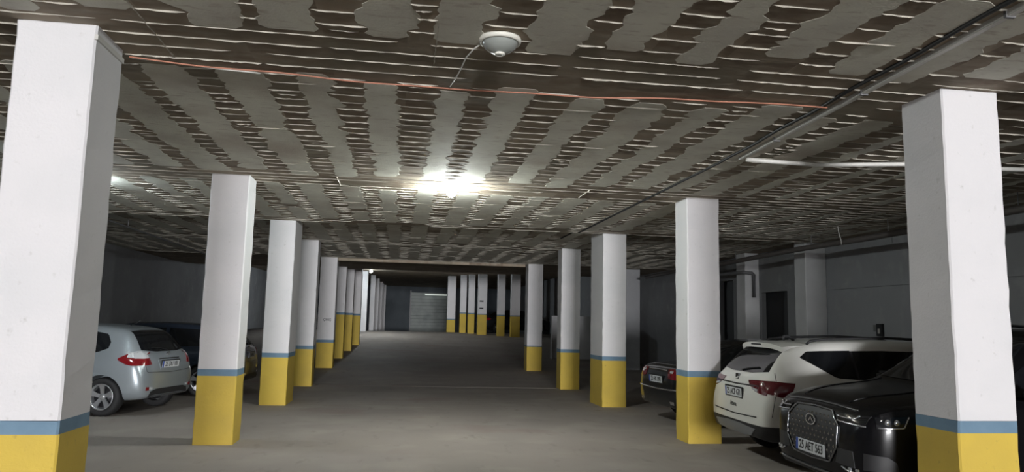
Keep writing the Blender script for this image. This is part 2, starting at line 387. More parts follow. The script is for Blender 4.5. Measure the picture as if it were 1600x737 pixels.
# outer columns against the right wall
for (y, dp, x0, lb) in [(14.6, .45, 8.80, 'pale grey wall column above the roof of the white SUV'), (17.6, .5, 8.90, 'dim grey wall column beside a pipe, left of the dark doorway')]:
    e = empty('wall_column', ((x0+XR)/2, y+dp/2, 0)); tag(e, lb, 'column', 'columns against the right wall')
    prism('shaft', x0-(x0+XR)/2, XR-(x0+XR)/2-.005, -dp/2, dp/2, -.02, H2+.01 if y > 14.4 else H1+.01, m_wallc, e, int(y*10), .004)

# ---------------------------------------------------------------- ceiling lamps
m_ring = mat('cream_lamp_ring', (.72,.71,.64), .5)
m_lens = mat('grey_glass_dome', (.30,.32,.30), .18, spec=.8, coat=.6)
m_lit = mat('lit_glass_dome', (.9,.95,.93), .3, emit=(.86, 1, .95, 60))
def lamp(x, y, z, label, lit=0, col=(.86, 1, .95), r=.14):
    e = empty('ceiling_lamp', (x, y, z)); tag(e, label, 'lamp', 'round ceiling lamps')
    if not lit:
        lathe('ring', [(.02, 0), (r, 0), (r*1.03, -.012), (r, -.03), (r*.9, -.036), (r*.86, -.03)], m_ring, e)
        lathe('glass_dome', [(r*.88, -.03), (r*.84, -.048), (r*.72, -.07), (r*.54, -.087), (r*.32, -.099), (r*.2, -.103), (.001, -.104)], m_lens, e)
        lathe('cap', [(.034, -.098), (.036, -.112), (.030, -.116), (.018, -.116), (.016, -.111), (.001, -.111)], m_ring, e)
    else:
        lathe('ring', [(.02, 0), (.075, 0), (.078, -.008), (.06, -.018), (.03, -.022), (.028, -.026), (.001, -.026)], m_ring, e, 20)
        R = .068; A = 4*math.pi*R*R
        m = mat('lit_bulb_%d_%d' % (lit, int(col[0]*100)), (.9, .9, .9), .4, emit=(*col, lit/(math.pi*A)))
        lathe('bulb', [(.001, -.022), (.024, -.026)]+[(R*math.cos(a), -.092+R*math.sin(a)) for a in np.linspace(1.1, -1.4, 8)]+[(.001, -.092-R)], m, e, 12)
    return e
lamp(.60, 4.62, H1, 'unlit round ceiling lamp with cream ring and grey dome, nearest the camera')
lamp(.6, -1.2, H1, 'added unseen fill lamp behind the camera, over the driveway mouth', 55, (1, .99, .96))  # unseen lamp added to lift the near ceiling and floor
lamp(.6, -7.5, H1, 'added unseen fill lamp behind the camera, deep in the driveway', 70, (1, .99, .96))  # second unseen lamp, added as fill from farther back
lamp(.66, 9.98, H1, 'brightly lit round ceiling lamp over the middle of the aisle', 132, (.93, 1, .97))
lamp(-4.5, 10.6, H1, 'lit round ceiling lamp over the left bay, hidden behind the nearest pillar', 45, (.8, .93, 1))
lamp(-1.55, 38.6, ceil_z(38.6)-.02, 'small lit lamp at the far end, beside the slim white pillar', 170, (.85, .95, 1))

# ---------------------------------------------------------------- cables, trunking, pipes
pts = []
for i in range(80):
    t = i/79; x = -2.04+5.56*t; pts.append((x, 5.47+.20*math.sin(math.pi*min(1, t*1.15))-.02*t+.012*math.sin(t*23), H1-.022-.008*math.sin(t*17)**2))
tag(tube('red_cable', pts, .0065, m_red), 'thin orange red cable strung across the ceiling between the nearest pillars', 'cable')
tag(tube('white_cable', [(-2.04, 5.52, H1-.012), (-1.8, 5.55, H1-.014), (-1.5, 5.61, H1-.012), (-1.15, 5.67, H1-.010)], .007, m_wcable), 'short white cable lying beside the red one next to the nearest left pillar', 'cable')
tag(tube('lamp_cable', [(.49, 4.66, H1-.02), (.44, 4.75, H1-.03), (.40, 4.95, H1-.025), (.38, 5.2, H1-.03), (.36, 5.4, H1-.028), (.33, 5.6, H1-.028)], .005, m_wcable), 'thin pale cable from the unlit lamp to the red cable', 'cable')
tr = empty('cable_trunking', (3.5, 2.0, H1)); tag(tr, 'long pale grey cable trunking fixed along the ceiling toward the near right pillar', 'trunking')
def strip(name, a, b, w, h, z1, m, parent):
    a, b = Vector(a), Vector(b); t = (b-a).normalized(); n = Vector((-t.y, t.x))*w/2
    v = []
    for z in (z1-h, z1): v += [(a-n)[:]+(z,), (a+n)[:]+(z,), (b+n)[:]+(z,), (b-n)[:]+(z,)]
    o = mesh(name, v, BOXF, m); fixn(o)
    if parent: o.parent = parent; o.matrix_parent_inverse = Matrix.Translation(parent.location).inverted()
    return o
strip('channel', (3.40, 1.5), (3.70, 7.38), .05, .035, H1-.001, m_trunk, tr)
strip('lid', (3.40, 1.5), (3.70, 7.38), .034, .008, H1-.030, m_wcable, tr)
for t in (.35, .6, .85): strip('clip', (3.40+.3*t, 1.5+5.88*t), (3.40+.3*t+.001, 1.5+5.88*t+.02), .062, .046, H1-.001, m_steel, tr)
tag(tube('ceiling_cable', [(3.30+.28*t+.01*math.sin(t*30), 1.5+6*t, H1-.012) for t in np.linspace(0, 1, 30)]+[(3.58+.02*t, 7.5+8.5*t, (H1 if 7.5+8.5*t < 14.38 else H2)-.012) for t in np.linspace(.02, 1, 40)], .016, m_black), 'black cable running along the ceiling beside the pale trunking', 'cable')
tag(tube('white_conduit', [(3.76, 7.36, H1-.03), (4.0, 7.33, H1-.045), (4.57, 7.24, H1-.075), (5.0, 7.17, H1-.06), (5.47, 7.08, H1-.05), (6.2, 7.0, H1-.07), (7.5, 6.9, H1-.05), (9.2, 6.8, H1-.04)], .024, m_wcable, n=10), 'sagging white conduit branching off the trunking behind the near right pillar', 'conduit')
pp = empty('ceiling_pipe', (8.1, 6, 3.28)); tag(pp, 'dark pipe hung under the ceiling along the right wall', 'pipe')
tube('pipe_run', [(0, y-6, .012*math.sin(y)) for y in np.linspace(6, 23, 30)], .055, m_pipe, pp, 12)
for y in (8.3, 10.9, 13.2, 16.5, 20): tube('hanger', [(0, y-6, .03), (0, y-6, .25)], .006, m_steel, pp, 6)
tag(tube('hanging_wire', [(7.9, 12.0, H1), (7.93, 12.02, H1-.12), (7.99, 12.05, H1-.24), (8.0, 12.06, H1-.33)], .008, m_trunk), 'short pale wire dangling beside the ceiling pipe', 'wire')
tag(tube('drain_pipe', [(8.82, 20.4, 3.16), (8.82, 19.2, 3.13), (8.82, 17.60, 3.10), (8.84, 17.52, 3.09), (9.05, 17.52, 3.08), (9.10, 17.52, 3.04), (9.10, 17.52, 2.45)], .045, m_steel, n=12), 'bent grey drain pipe on the wall column left of the dark doorway', 'pipe')
lp_ = empty('ceiling_pipe', (-5.55, 12, 3.42)); tag(lp_, 'thin pipe under the dark ceiling of the left bay', 'pipe')
tube('pipe_run', [(0, y-12, 0) for y in np.linspace(12, 23.4, 10)], .02, m_steel, lp_)
for y in (15.6, 19): tube('hanger', [(0, y-12, 0), (0, y-12, .16)], .006, m_steel, lp_, 6)
sw = empty('switch_box', (XR, 12.83, 1.67)); tag(sw, 'small dark switch box on the right wall above the white SUV', 'switch')
box('housing', -.05, 0, -.09, .09, -.12, .12, m_nearblack, sw, .006); box('rocker', -.06, -.045, -.03, .03, -.07, .03, m_trunk, sw, .004); box('bracket', -.03, 0, .11, .2, -.03, .1, m_steel, sw)

# ---------------------------------------------------------------- far gate
m_gate = mat('pale_green_gate_panel', (.30,.33,.31), .5, noise=[(1.2,(.20,.23,.22),.4,.7)])
m_tube = mat('fluorescent_tube', (.8,.85,.8), .4, emit=(.9, 1, .92, .3))
gt = empty('roller_gate', (2.45, YF-.02, floor_z(YF))); tag(gt, 'pale greenish roller gate in the far end wall', 'gate')
for i in range(12): box('gate_slat', -1.5, 1.5, -.06, 0, .02+i*.27, .27+i*.27, m_gate, gt, .015)
for x in (-1.6, 1.5): box('gate_post', x, x+.1, -.12, 0, 0, 3.4, m_steel, gt)
tl = empty('tube_lamp', (2.95, YF-.35, 3.90)); tag(tl, 'dim horizontal tube lamp over the far gate', 'lamp')
box('housing', -.95, .95, -.06, .06, 0, .06, m_ring, tl, .01); tube('tube', [(-.9, 0, -.03), (.9, 0, -.03)], .05, m_tube, tl, 10)
for x in (-.7, .7): tube('drop_rod', [(x, 0, .05), (x, 0, .56)], .01, m_steel, tl, 6)

# ---------------------------------------------------------------- cars
m_glass = mat('dark_tinted_glass', (.008,.009,.011), .06, spec=.6)
m_tyre = mat('tyre_rubber', (.014,.014,.015), .75)
m_rim = mat('silver_alloy', (.55,.56,.58), .3, .8)
m_drim = mat('dark_alloy', (.05,.05,.055), .35, .6)
m_plast = mat('black_bumper_plastic', (.018,.018,.02), .55)
m_skid = mat('grey_skid_plate', (.20,.21,.23), .45, .2)
m_redl = mat('red_lamp_lens', (.17,.006,.010), .12, spec=.7, coat=.5)
m_dredl = mat('dark_red_lamp_lens', (.10,.006,.012), .12, spec=.7, coat=.5)
m_clear = mat('clear_lamp_lens', (.62,.64,.66), .12, .3, coat=.5)
m_chrome = mat('chrome_trim', (.75,.76,.78), .12, 1)
m_dchrome = mat('dim_chrome_trim', (.30,.31,.33), .2, 1)
m_plate = mat('number_plate_white', (.62,.64,.66), .5)
m_pblue = mat('number_plate_blue', (.03,.08,.35), .5)
m_drl = mat('lamp_reflector', (.72,.75,.80), .1, .9)

SEC = 22
def catmull(P, n):
    P = np.array(P, float); m_ = len(P); Q = []
    dist = np.r_[0, np.cumsum(np.sqrt(((P[1:]-P[:-1])**2).sum(1))**.5+1e-6)]
    t = np.linspace(0, dist[-1], n)
    return np.stack([pchip(dist, P[:, i], t) for i in range(2)], 1)
def loft(st, nx=84):
    st = np.array(st, float); X = st[:, 0]
    L = X[-1]-X[0]; u = np.linspace(0, 1, nx); u = .5-.5*np.cos(math.pi*u); u = .55*u+.45*np.linspace(0, 1, nx)
    q = X[0]+L*u; q[0] = X[0]; q[-1] = X[-1]
    prm = [pchip(X, st[:, i], q) for i in range(1, 7)]
    v, f = [], []
    for i, x in enumerate(q):
        zb, zs, zt, wl, wm, wt = [p[i] for p in prm]
        zs = min(zs, zt-.02)
        half = [(0, zb), (wl*.88, zb), (wl, zb+.07), (wm*.995, zb+(zs-zb)*.45), (wm, zb+(zs-zb)*.72), (wm*.975, zs-.02), (wm*.955, zs+.01),
                (wm*.955+(wt-wm*.955)*.55, zs+(zt-.06-zs)*.6 if zt-zs > .12 else zs+(zt-zs)*.4), (wt, zt-.05 if zt-zs > .12 else zs+(zt-zs)*.6), (wt*.88, zt-.018 if zt-zs > .12 else zs+(zt-zs)*.82), (wt*.5, zt-.002), (0, zt)]
        c = catmull(half, SEC)
        ring = [(x, y, z) for y, z in c]+[(x, -y, z) for y, z in c[-2:0:-1]]
        v += ring
    R = 2*SEC-2
    for i in range(len(q)-1):
        for k in range(R): f.append((i*R+k, i*R+(k+1)%R, (i+1)*R+(k+1)%R, (i+1)*R+k))
    f.append(tuple(range(R))); f.append(tuple((len(q)-1)*R+k for k in range(R)))
    return v, f
class Car:
    def __init__(s, name, label, st, loc, head, paint, wheels, r, clad_z=None, scale=1, rim=None, track=.76, spokes=5, group=None):
        s.e = empty(name, (*loc, floor_z(loc[1])), math.radians(head)); s.e.scale = (scale,)*3; tag(s.e, label, 'car', group)
        v, f = loft(st); o = mesh('body', v, f, paint, None, True); fixn(o)
        for wx in wheels:
            for sy in (-1, 1):
                bm = bmesh.new(); bmesh.ops.create_cone(bm, cap_ends=True, segments=40, radius1=r+.045, radius2=r+.045, depth=.42, matrix=Matrix.Translation((wx, sy*(track+.03), r))@Matrix.Rotation(math.pi/2, 4, 'X'))
                me = bpy.data.meshes.new('c'); bm.to_mesh(me); bm.free(); c = bpy.data.objects.new('c', me); C.objects.link(c)
                md = o.modifiers.new('b', 'BOOLEAN'); md.object = c; md.operation = 'DIFFERENCE'; md.solver = 'EXACT'
        dg = bpy.context.evaluated_depsgraph_get(); dg.update()
        me = bpy.data.meshes.new_from_object(o.evaluated_get(dg))
        for md in list(o.modifiers):
            c = md.object; o.modifiers.remove(md); bpy.data.objects.remove(c)
        o.data = me; me.name = 'body'; me.polygons.foreach_set('use_smooth', [True]*len(me.polygons))
        try: me.set_sharp_from_angle(angle=math.radians(38))
        except Exception: pass
        me.materials.clear(); me.materials.append(paint)
        bm = bmesh.new(); bm.from_mesh(me); s.bvh = BVHTree.FromBMesh(bm)
        if clad_z is not None:
            bmesh.ops.bisect_plane(bm, geom=bm.verts[:]+bm.edges[:]+bm.faces[:], plane_co=(0, 0, clad_z), plane_no=(0, 0, 1)); b2 = bm.copy()
            kill = [q for q in bm.faces if q.calc_center_median().z < clad_z]; bmesh.ops.delete(bm, geom=kill, context='FACES'); bm.to_mesh(me)
            kill = [q for q in b2.faces if q.calc_center_median().z >= clad_z]; bmesh.ops.delete(b2, geom=kill, context='FACES')
            m2 = bpy.data.meshes.new('lower_cladding'); b2.to_mesh(m2); b2.free(); m2.materials.append(m_plast); m2.polygons.foreach_set('use_smooth', [True]*len(m2.polygons)); fromdata('lower_cladding', m2, s.e)
        bm.free(); o.parent = s.e; s.body = o
        for wx in wheels:
            for sy in (-1, 1): s.wheel(wx, sy, r, track, rim or m_rim, spokes)
    def wheel(s, wx, sy, r, track, rim, spokes):
        w = .205; q = r*.66
        t = lathe('wheel', [(q, -w/2+.012), (r-.04, -w/2), (r-.012, -w/2+.02), (r, -w/2+.05), (r, w/2-.05), (r-.012, w/2-.02), (r-.04, w/2), (q, w/2-.012), (q-.005, 0), (q, -w/2+.012)], m_tyre, s.e, 36, 'y')
        t.location = (wx, sy*track, r); t.scale = (1, sy, 1)
        lathe('rim', [(q, w/2-.012), (q+.008, w/2-.004), (q-.012, w/2-.008), (q-.022, w/2-.05), (q-.03, -w/2+.03)], rim, t, 36, 'y')
        lathe('brake_disc', [(.001, .0), (q-.03, .0), (q-.03, -.02)], m_drim, t, 28, 'y')
        v, f = [], []
        for k in range(spokes):
            a = 2*math.pi*k/spokes+.3; c, d = math.cos(a), math.sin(a)
            for (rr_, hw, y) in ((.03, .030, w/2-.045), (q*.55, .032, w/2-.03), (q-.015, .052, w/2-.016)):
                for sx in (-1, 1):
                    x, z = c*rr_-d*hw*sx, d*rr_+c*hw*sx; v += [(x, y, z), (x, y-.03, z)]
            n = k*12
            for i in (0, 4): f += [(n+i, n+i+2, n+i+6, n+i+4), (n+i+1, n+i+5, n+i+7, n+i+3), (n+i, n+i+4, n+i+5, n+i+1), (n+i+2, n+i+3, n+i+7, n+i+6)]
        fixn(mesh('spokes', v, f, rim, t))
        lathe('hub', [(.045, w/2-.06), (.045, w/2-.035), (.03, w/2-.028), (.001, w/2-.027)], rim, t, 20, 'y')
    def hit(s, ax, a, b, sgn):
        if ax == 'x': p, d = Vector((5*sgn, a, b)), Vector((-sgn, 0, 0))
        elif ax == 'y': p, d = Vector((a, 5*sgn, b)), Vector((0, -sgn, 0))
        else: p, d = Vector((a, b, 5)), Vector((0, 0, -1))
        h, n, _, _ = s.bvh.ray_cast(p, d)
        return (h, n) if h else (None, None)
    def patch(s, name, ax, sgn, top, bot, m, nu=14, nv=6, off=.004, parent=None, th=.012):
        def samp(P, n):
            P = np.array(P, float); t = np.linspace(0, len(P)-1, n); i = np.clip(t.astype(int), 0, len(P)-2); w = (t-i)[:, None]; return P[i]*(1-w)+P[i+1]*w
        T, B = samp(top, nu+1), samp(bot, nu+1); G = []; lastd = None
        for j in range(nv+1):
            for i in range(nu+1):
                a, b = T[i]*(1-j/nv)+B[i]*(j/nv); h, n = s.hit(ax, a, b, sgn); G.append((a, b, h, n))
        okd = [(g[2][0 if ax == 'x' else 1 if ax == 'y' else 2]) for g in G if g[2]]
        fb = (min(okd) if sgn > 0 else max(okd)) if okd else 0
        v = []
        for g in G:
            if g[2]: v.append(g[2]+g[3]*off)
            else: v.append(Vector((fb, g[0], g[1])) if ax == 'x' else Vector((g[0], fb, g[1])) if ax == 'y' else Vector((g[0], g[1], fb)))
        N = len(v); dr = Vector((-sgn, 0, 0)) if ax == 'x' else Vector((0, -sgn, 0)) if ax == 'y' else Vector((0, 0, -1))
        v += [p+dr*th for p in v]; w = nu+1; f = []
        for j in range(nv):
            for i in range(nu):
                a = j*w+i; f += [(a, a+1, a+w+1, a+w), (N+a, N+a+w, N+a+w+1, N+a+1)]
        edge = [i for i in range(w)]+[j*w+nu for j in range(1, nv+1)]+[nv*w+i for i in range(nu-1, -1, -1)]+[j*w for j in range(nv-1, 0, -1)]
        for i in range(len(edge)):
            a, b = edge[i], edge[(i+1) % len(edge)]; f.append((a, N+a, N+b, b))
        o = mesh(name, v, f, m, parent or s.e, True); fixn(o)
        try: o.data.set_sharp_from_angle(angle=math.radians(50))
        except Exception: pass
        return o
    def sides(s, name, top, bot, m, **k):
        return [s.patch(name, 'y', q, top, bot, m, **k) for q in (1, -1)]
    def ends(s, name, sgn, top, bot, m, **k):      # mirrored pair on the front or rear face
        a = s.patch(name, 'x', sgn, top, bot, m, **k)
        b = s.patch(name, 'x', sgn, [(-p[0], p[1]) for p in top], [(-p[0], p[1]) for p in bot], m, **k); return a, b
    def line(s, name, ax, sgn, pts, r, m, n=24, off=.002, parent=None):
        P = np.array(pts, float); t = np.linspace(0, len(P)-1, n); i = np.clip(t.astype(int), 0, len(P)-2); w = (t-i)[:, None]; Q = P[i]*(1-w)+P[i+1]*w; out = []
        for a, b in Q:
            h, nn = s.hit(ax, a, b, sgn)
            if h: out.append(h+nn*off)
        if len(out) > 1: return tube(name, out, r, m, parent or s.e, 6)
    def plate(s, txt, sgn, z, y=0, frame=m_plast, tilt=0, w=.52, h=.112):
        hh, n = s.hit('x', y, z, sgn); x = hh.x+sgn*.012
        e = box('number_plate', -w/2, w/2, -h/2, h/2, 0, .008, m_plate, s.e, .003)
        e.location = (x, y, z); e.rotation_euler = (math.pi/2-tilt, 0, math.pi/2*sgn)
        box('plate_frame', -w/2-.02, w/2+.02, -h/2-.02, h/2+.02, -.012, .002, frame, e, .003)
        box('country_strip', -w/2, -w/2+.04, -h/2, h/2, .0075, .0092, m_pblue, e)
        t = text('plate_number', txt, .112, m_black, e, .80); t.location = (.02, 0, .0095); return e
    def flatpoly(s, name, sgn, cy_, cz_, polys, m, off=.012, th=.008):
        hh, n = s.hit('x', cy_, cz_, sgn); v, f = [], []
        for P in polys:
            k = len(v); N = len(P)
            v += [(hh.x+sgn*off, cy_+a*sgn, cz_+b) for a, b in P]+[(hh.x+sgn*(off-th-.02), cy_+a*sgn, cz_+b) for a, b in P]
            f += [tuple(range(k, k+N)), tuple(range(k+2*N-1, k+N-1, -1))]+[(k+i, k+(i+1) % N, k+N+(i+1) % N, k+N+i) for i in range(N)]
        return fixn(mesh(name, v, f, m, s.e))
    def ring(s, name, sgn, cy_, cz_, a, b, r, m, off=.012, cuts=(0, 2*math.pi)):
        hh, n = s.hit('x', cy_, cz_, sgn); P = [(hh.x+sgn*off, cy_+a*math.cos(t)*sgn, cz_+b*math.sin(t)) for t in np.linspace(cuts[0], cuts[1], 28)]
        return tube(name, P, r, m, s.e, 6)
    def mirror(s, x, y, z, m):
        for q in (1, -1):
            o = mesh('wing_mirror', [(p[0]*1, p[1]*q, p[2]) for p in boxv(x-.06, x+.10, y, y+.2, z-.06, z+.07)], BOXF, m, s.e); fixn(o)
            bm = bmesh.new(); bm.from_mesh(o.data); bmesh.ops.bevel(bm, geom=bm.edges[:], offset=.035, segments=3, affect='EDGES'); bm.to_mesh(o.data); bm.free()

# --- silver hatchback (left), rear to the aisle
m_silver = mat('silver_car_paint', (.34,.38,.41), .32, .5, coat=.5, spec=.5)
HATCH = [  # x, bottom, shoulder, top, half width low / middle / top
 (-2.10,.44,.60,.66,.46,.52,.44),(-2.085,.34,.62,.78,.66,.70,.58),(-2.03,.29,.72,.98,.74,.79,.66),(-1.93,.27,.88,1.10,.79,.84,.63),(-1.80,.26,.93,1.25,.82,.862,.60),(-1.66,.25,.95,1.385,.835,.873,.58),
 (-1.50,.24,.95,1.445,.84,.88,.575),(-1.1,.22,.93,1.485,.845,.88,.58),(-.4,.2,.92,1.51,.845,.88,.585),(.2,.2,.91,1.495,.845,.88,.575),(.65,.2,.90,1.38,.845,.88,.57),(1.02,.21,.90,1.12,.845,.878,.62),
 (1.25,.21,.89,1.01,.84,.87,.68),(1.6,.22,.84,.93,.82,.85,.68),(1.88,.23,.72,.82,.76,.79,.62),(2.04,.27,.60,.70,.64,.68,.5),(2.10,.36,.52,.58,.44,.5,.4)]
def dress_hatch(c, plate, lens=m_redl, paint=None):
    c.sides('rear_side_window', [(-1.42,1.20),(-1.32,1.335),(-1.1,1.37),(-.55,1.39)], [(-1.42,1.10),(-1.25,1.03),(-.9,1.01),(-.55,1.00)], m_glass)
    c.sides('front_side_window', [(-.48,1.39),(.1,1.38),(.45,1.30),(.75,1.14)], [(-.48,1.0),(.1,.985),(.5,.98),(.75,.98)], m_glass)
    c.patch('rear_window', 'x', -1, [(-.50,1.385),(-.25,1.40),(.25,1.40),(.50,1.385)], [(-.62,1.075),(-.3,1.045),(.3,1.045),(.62,1.075)], m_glass, nu=20, nv=10)
    c.patch('windscreen', 'x', 1, [(-.52,1.42),(0,1.45),(.52,1.42)], [(-.68,1.06),(0,1.05),(.68,1.06)], m_glass, nu=20, nv=10)
    for q in (1, -1):
        a = c.patch('tail_lamp', 'y', q, [(-2.0,1.035),(-1.9,1.06),(-1.80,1.03),(-1.66,.945)], [(-2.0,.83),(-1.9,.83),(-1.80,.85),(-1.66,.92)], lens, nu=12, nv=6, off=.008)
    c.ends('tail_lamp_inner', -1, [(.60,1.03),(.68,1.04),(.76,1.03)], [(.54,.84),(.68,.83),(.76,.83)], lens, nu=8, nv=6, off=.008)
    c.ends('reverse_lens', -1, [(.61,1.035),(.68,1.045),(.77,1.035)], [(.58,.95),(.68,.94),(.77,.94)], m_clear, nu=8, nv=3, off=.011)
    for q in (1, -1): c.patch('indicator_lens', 'y', q, [(-1.99,1.04),(-1.9,1.064),(-1.79,1.03)], [(-1.99,.945),(-1.9,.945),(-1.79,.96)], m_clear, nu=8, nv=3, off=.011)
    c.patch('bumper_insert', 'x', -1, [(-.55,.40),(-.4,.435),(.4,.435),(.55,.40)], [(-.6,.31),(-.4,.31),(.4,.31),(.6,.31)], m_plast, nu=16, nv=4)
    c.ends('rear_reflector', -1, [(.60,.475),(.68,.48)], [(.60,.42),(.68,.42)], lens, nu=5, nv=3, off=.007)
    c.ends('fog_lamp', -1, [(.50,.465),(.59,.475)], [(.52,.43),(.59,.425)], m_clear, nu=5, nv=3, off=.007)
    c.patch('plate_recess', 'x', -1, [(-.34,.905),(.34,.905)], [(-.30,.74),(.30,.74)], paint or m_plast, nu=10, nv=4, off=.003)
    c.line('tailgate_seam', 'x', -1, [(-.70,.93),(-.66,.72),(0,.69),(.66,.72),(.70,.93)], .004, m_plast, 40)
    c.line('plate_garnish', 'x', -1, [(-.3,.93),(.3,.93)], .011, m_dchrome)
    c.plate(plate, -1, .83, tilt=-.1)
    c.ring('emblem', -1, 0, 1.0, .055, .037, .006, m_chrome, .008); c.ring('emblem', -1, 0, 1.0, .02, .036, .005, m_chrome, .008)
    w = c.line('rear_wiper', 'x', -1, [(-.05,1.06),(.15,1.10),(.38,1.10)], .008, m_black, off=.012)
    for x in (-.52, .78): c.line('door_seam', 'y', 1, [(x,.98),(x-.02,.4)], .004, m_plast)
    for x in (-.42, .62): c.sides('door_handle', [(x-.12,.86),(x+.08,.865)], [(x-.12,.83),(x+.08,.835)], m_silver, nu=5, nv=2, off=.02, th=.02)
    c.patch('front_grille', 'x', 1, [(-.42,.62),(.42,.62)], [(-.5,.42),(.5,.42)], m_plast)
    c.ends('head_lamp', 1, [(.42,.74),(.66,.76)], [(.42,.64),(.66,.64)], m_clear)
    tube('aerial', [(-1.28,0,1.475),(-1.40,0,1.53),(-1.47,0,1.57)], .007, m_black, c.e, 6)
    c.mirror(.62, .86, 1.0, paint or m_plast)
toy = Car('silver_hatchback', 'silver hatchback parked on the left, seen from behind beside a yellow based pillar', HATCH, (-5.86, 13.85), 166, m_silver, (-1.42, 1.19), .315, track=.755, scale=.985)
dress_hatch(toy, '25 DU 181', paint=m_silver)
m_navy = mat('navy_car_paint', (.02,.028,.045), .3, .3, coat=.7)
nav = Car('navy_hatchback', 'dark navy hatchback mostly hidden behind the silver one on the left', HATCH, (-5.25, 16.75), 178, m_navy, (-1.30, 1.30), .315, track=.755)
dress_hatch(nav, '25 AB 417', m_dredl, m_navy)

# --- white SUV (right), rear to the aisle
m_wcar = mat('white_car_paint', (.74,.74,.70), .3, 0, coat=.6)
SUVR = [
 (-2.18,.46,.70,.76,.50,.56,.46),(-2.165,.36,.72,.88,.70,.745,.60),(-2.11,.33,.84,1.06,.78,.83,.70),(-2.03,.31,.98,1.15,.82,.872,.69),(-1.92,.30,1.02,1.28,.85,.893,.66),(-1.80,.30,1.03,1.40,.87,.905,.635),(-1.68,.30,1.03,1.475,.875,.91,.62),
 (-1.52,.29,1.03,1.515,.88,.915,.615),(-1.1,.27,1.02,1.555,.88,.918,.61),(-.4,.26,1.01,1.575,.88,.918,.61),(.2,.26,1.0,1.56,.88,.918,.60),(.62,.26,.99,1.44,.88,.918,.60),(.98,.26,.99,1.20,.88,.915,.65),
 (1.25,.26,.98,1.09,.875,.91,.72),(1.6,.27,.94,1.03,.86,.89,.74),(1.92,.29,.84,.94,.80,.83,.68),(2.10,.33,.68,.80,.70,.74,.58),(2.18,.42,.58,.66,.5,.56,.44)]
ate = Car('white_suv', 'white SUV with roof rails and dark red tail lamps parked by the right pillar', SUVR, (6.43, 8.80), -3, m_wcar, (-1.31, 1.32), .345, clad_z=.50, track=.79, scale=.97, spokes=5)
c = ate
c.sides('rear_side_window', [(-1.60,1.345),(-1.50,1.415),(-1.3,1.425),(-.93,1.435)], [(-1.60,1.335),(-1.42,1.23),(-1.20,1.10),(-.93,1.085)], m_glass)
c.sides('window_pillar', [(-.93,1.427),(-.90,1.43)], [(-.93,1.085),(-.90,1.083)], m_plast, nu=2, off=.005)
c.sides('window_pillar', [(-.12,1.435),(-.06,1.435)], [(-.12,1.07),(-.06,1.07)], m_plast, nu=2, off=.005)
c.sides('middle_side_window', [(-.90,1.43),(-.5,1.44),(-.12,1.435)], [(-.90,1.085),(-.5,1.075),(-.12,1.07)], m_glass)
c.sides('front_side_window', [(-.06,1.435),(.3,1.40),(.6,1.30),(.85,1.14)], [(-.06,1.07),(.3,1.065),(.6,1.06),(.85,1.06)], m_glass)
c.patch('rear_window', 'x', -1, [(-.55,1.45),(-.3,1.47),(.3,1.47),(.55,1.45)], [(-.66,1.15),(-.3,1.12),(.3,1.12),(.66,1.15)], m_glass, nu=20, nv=10)
c.patch('windscreen', 'x', 1, [(-.56,1.49),(0,1.51),(.56,1.49)], [(-.70,1.13),(0,1.12),(.70,1.13)], m_glass, nu=20, nv=10)
for q in (1, -1): c.patch('tail_lamp', 'y', q, [(-2.10,1.045),(-1.95,1.04),(-1.76,1.03)], [(-2.10,.90),(-1.95,.86),(-1.84,.86)], m_dredl, nu=14, nv=6, off=.008)
c.ends('tail_lamp_inner', -1, [(.36,1.03),(.6,1.045),(.80,1.045)], [(.44,.97),(.6,.91),(.80,.87)], m_dredl, nu=12, nv=6, off=.008)
c.ends('reverse_lens', -1, [(.50,.955),(.66,.935)], [(.52,.93),(.66,.905)], m_clear, nu=6, nv=2, off=.011)
c.line('tailgate_crease', 'x', -1, [(-.68,.975),(0,.965),(.68,.975)], .010, m_plast, 30)
c.line('bumper_edge', 'x', -1, [(-.66,.60),(0,.58),(.66,.60)], .008, m_plast, 30)
c.line('tailgate_seam', 'y', -1, [(-1.95,1.14),(-2.02,.86),(-2.06,.62)], .004, m_plast)
c.patch('skid_plate', 'x', -1, [(-.62,.45),(-.2,.475),(.2,.475),(.62,.45)], [(-.5,.36),(-.2,.345),(.2,.345),(.5,.36)], m_skid, nu=18, nv=4, off=.012)
c.plate('25 ACF 671', -1, .855, tilt=-.05)
c.flatpoly('emblem', -1, 0, 1.045, [[(-.045,.05),(.045,.05),(.045,.02),(-.01,.02),(-.045,-.005)], [(.045,-.05),(-.045,-.05),(-.045,-.02),(.01,-.02),(.045,.005)]], m_dchrome)
t = text('model_lettering', 'Ateca', .085, m_dchrome, c.e); hh, _ = c.hit('x', 0, .70, -1); t.location = (hh.x-.006, 0, .70); t.rotation_euler = (math.pi/2, 0, -math.pi/2)
for q in (1, -1):
    tube('roof_rail', [(-1.45,.575*q,1.505),(-1.40,.58*q,1.545),(-1.2,.585*q,1.575),(-.4,.59*q,1.605),(.25,.575*q,1.585),(.38,.57*q,1.55)], .017, m_plast, c.e, 8)
v, f = [], []
for i, y in enumerate(np.linspace(-.585, .585, 15)):
    w = 1-(abs(y)/.66)**6; b = -1.80+.07*(y/.585)**2; z = 1.475-.05*(y/.585)**4
    b -= .06; v += [(b+.34, y, z+.060), (b+.14, y, z+.056), (b, y, z+.034), (b+.015, y, z-.030), (b+.16, y, z-.03)]
for i in range(14):
    for k in range(5): f.append((i*5+k, i*5+(k+1) % 5, i*5+5+(k+1) % 5, i*5+5+k))
f += [tuple(range(5)), tuple(70+k for k in range(5))]
sp = fixn(mesh('roof_spoiler', v, f, m_wcar, c.e, True)); sp.data.set_sharp_from_angle(angle=math.radians(40))
box('brake_light', -1.862, -1.84, -.14, .14, 1.476, 1.496, m_plast, c.e, .003)
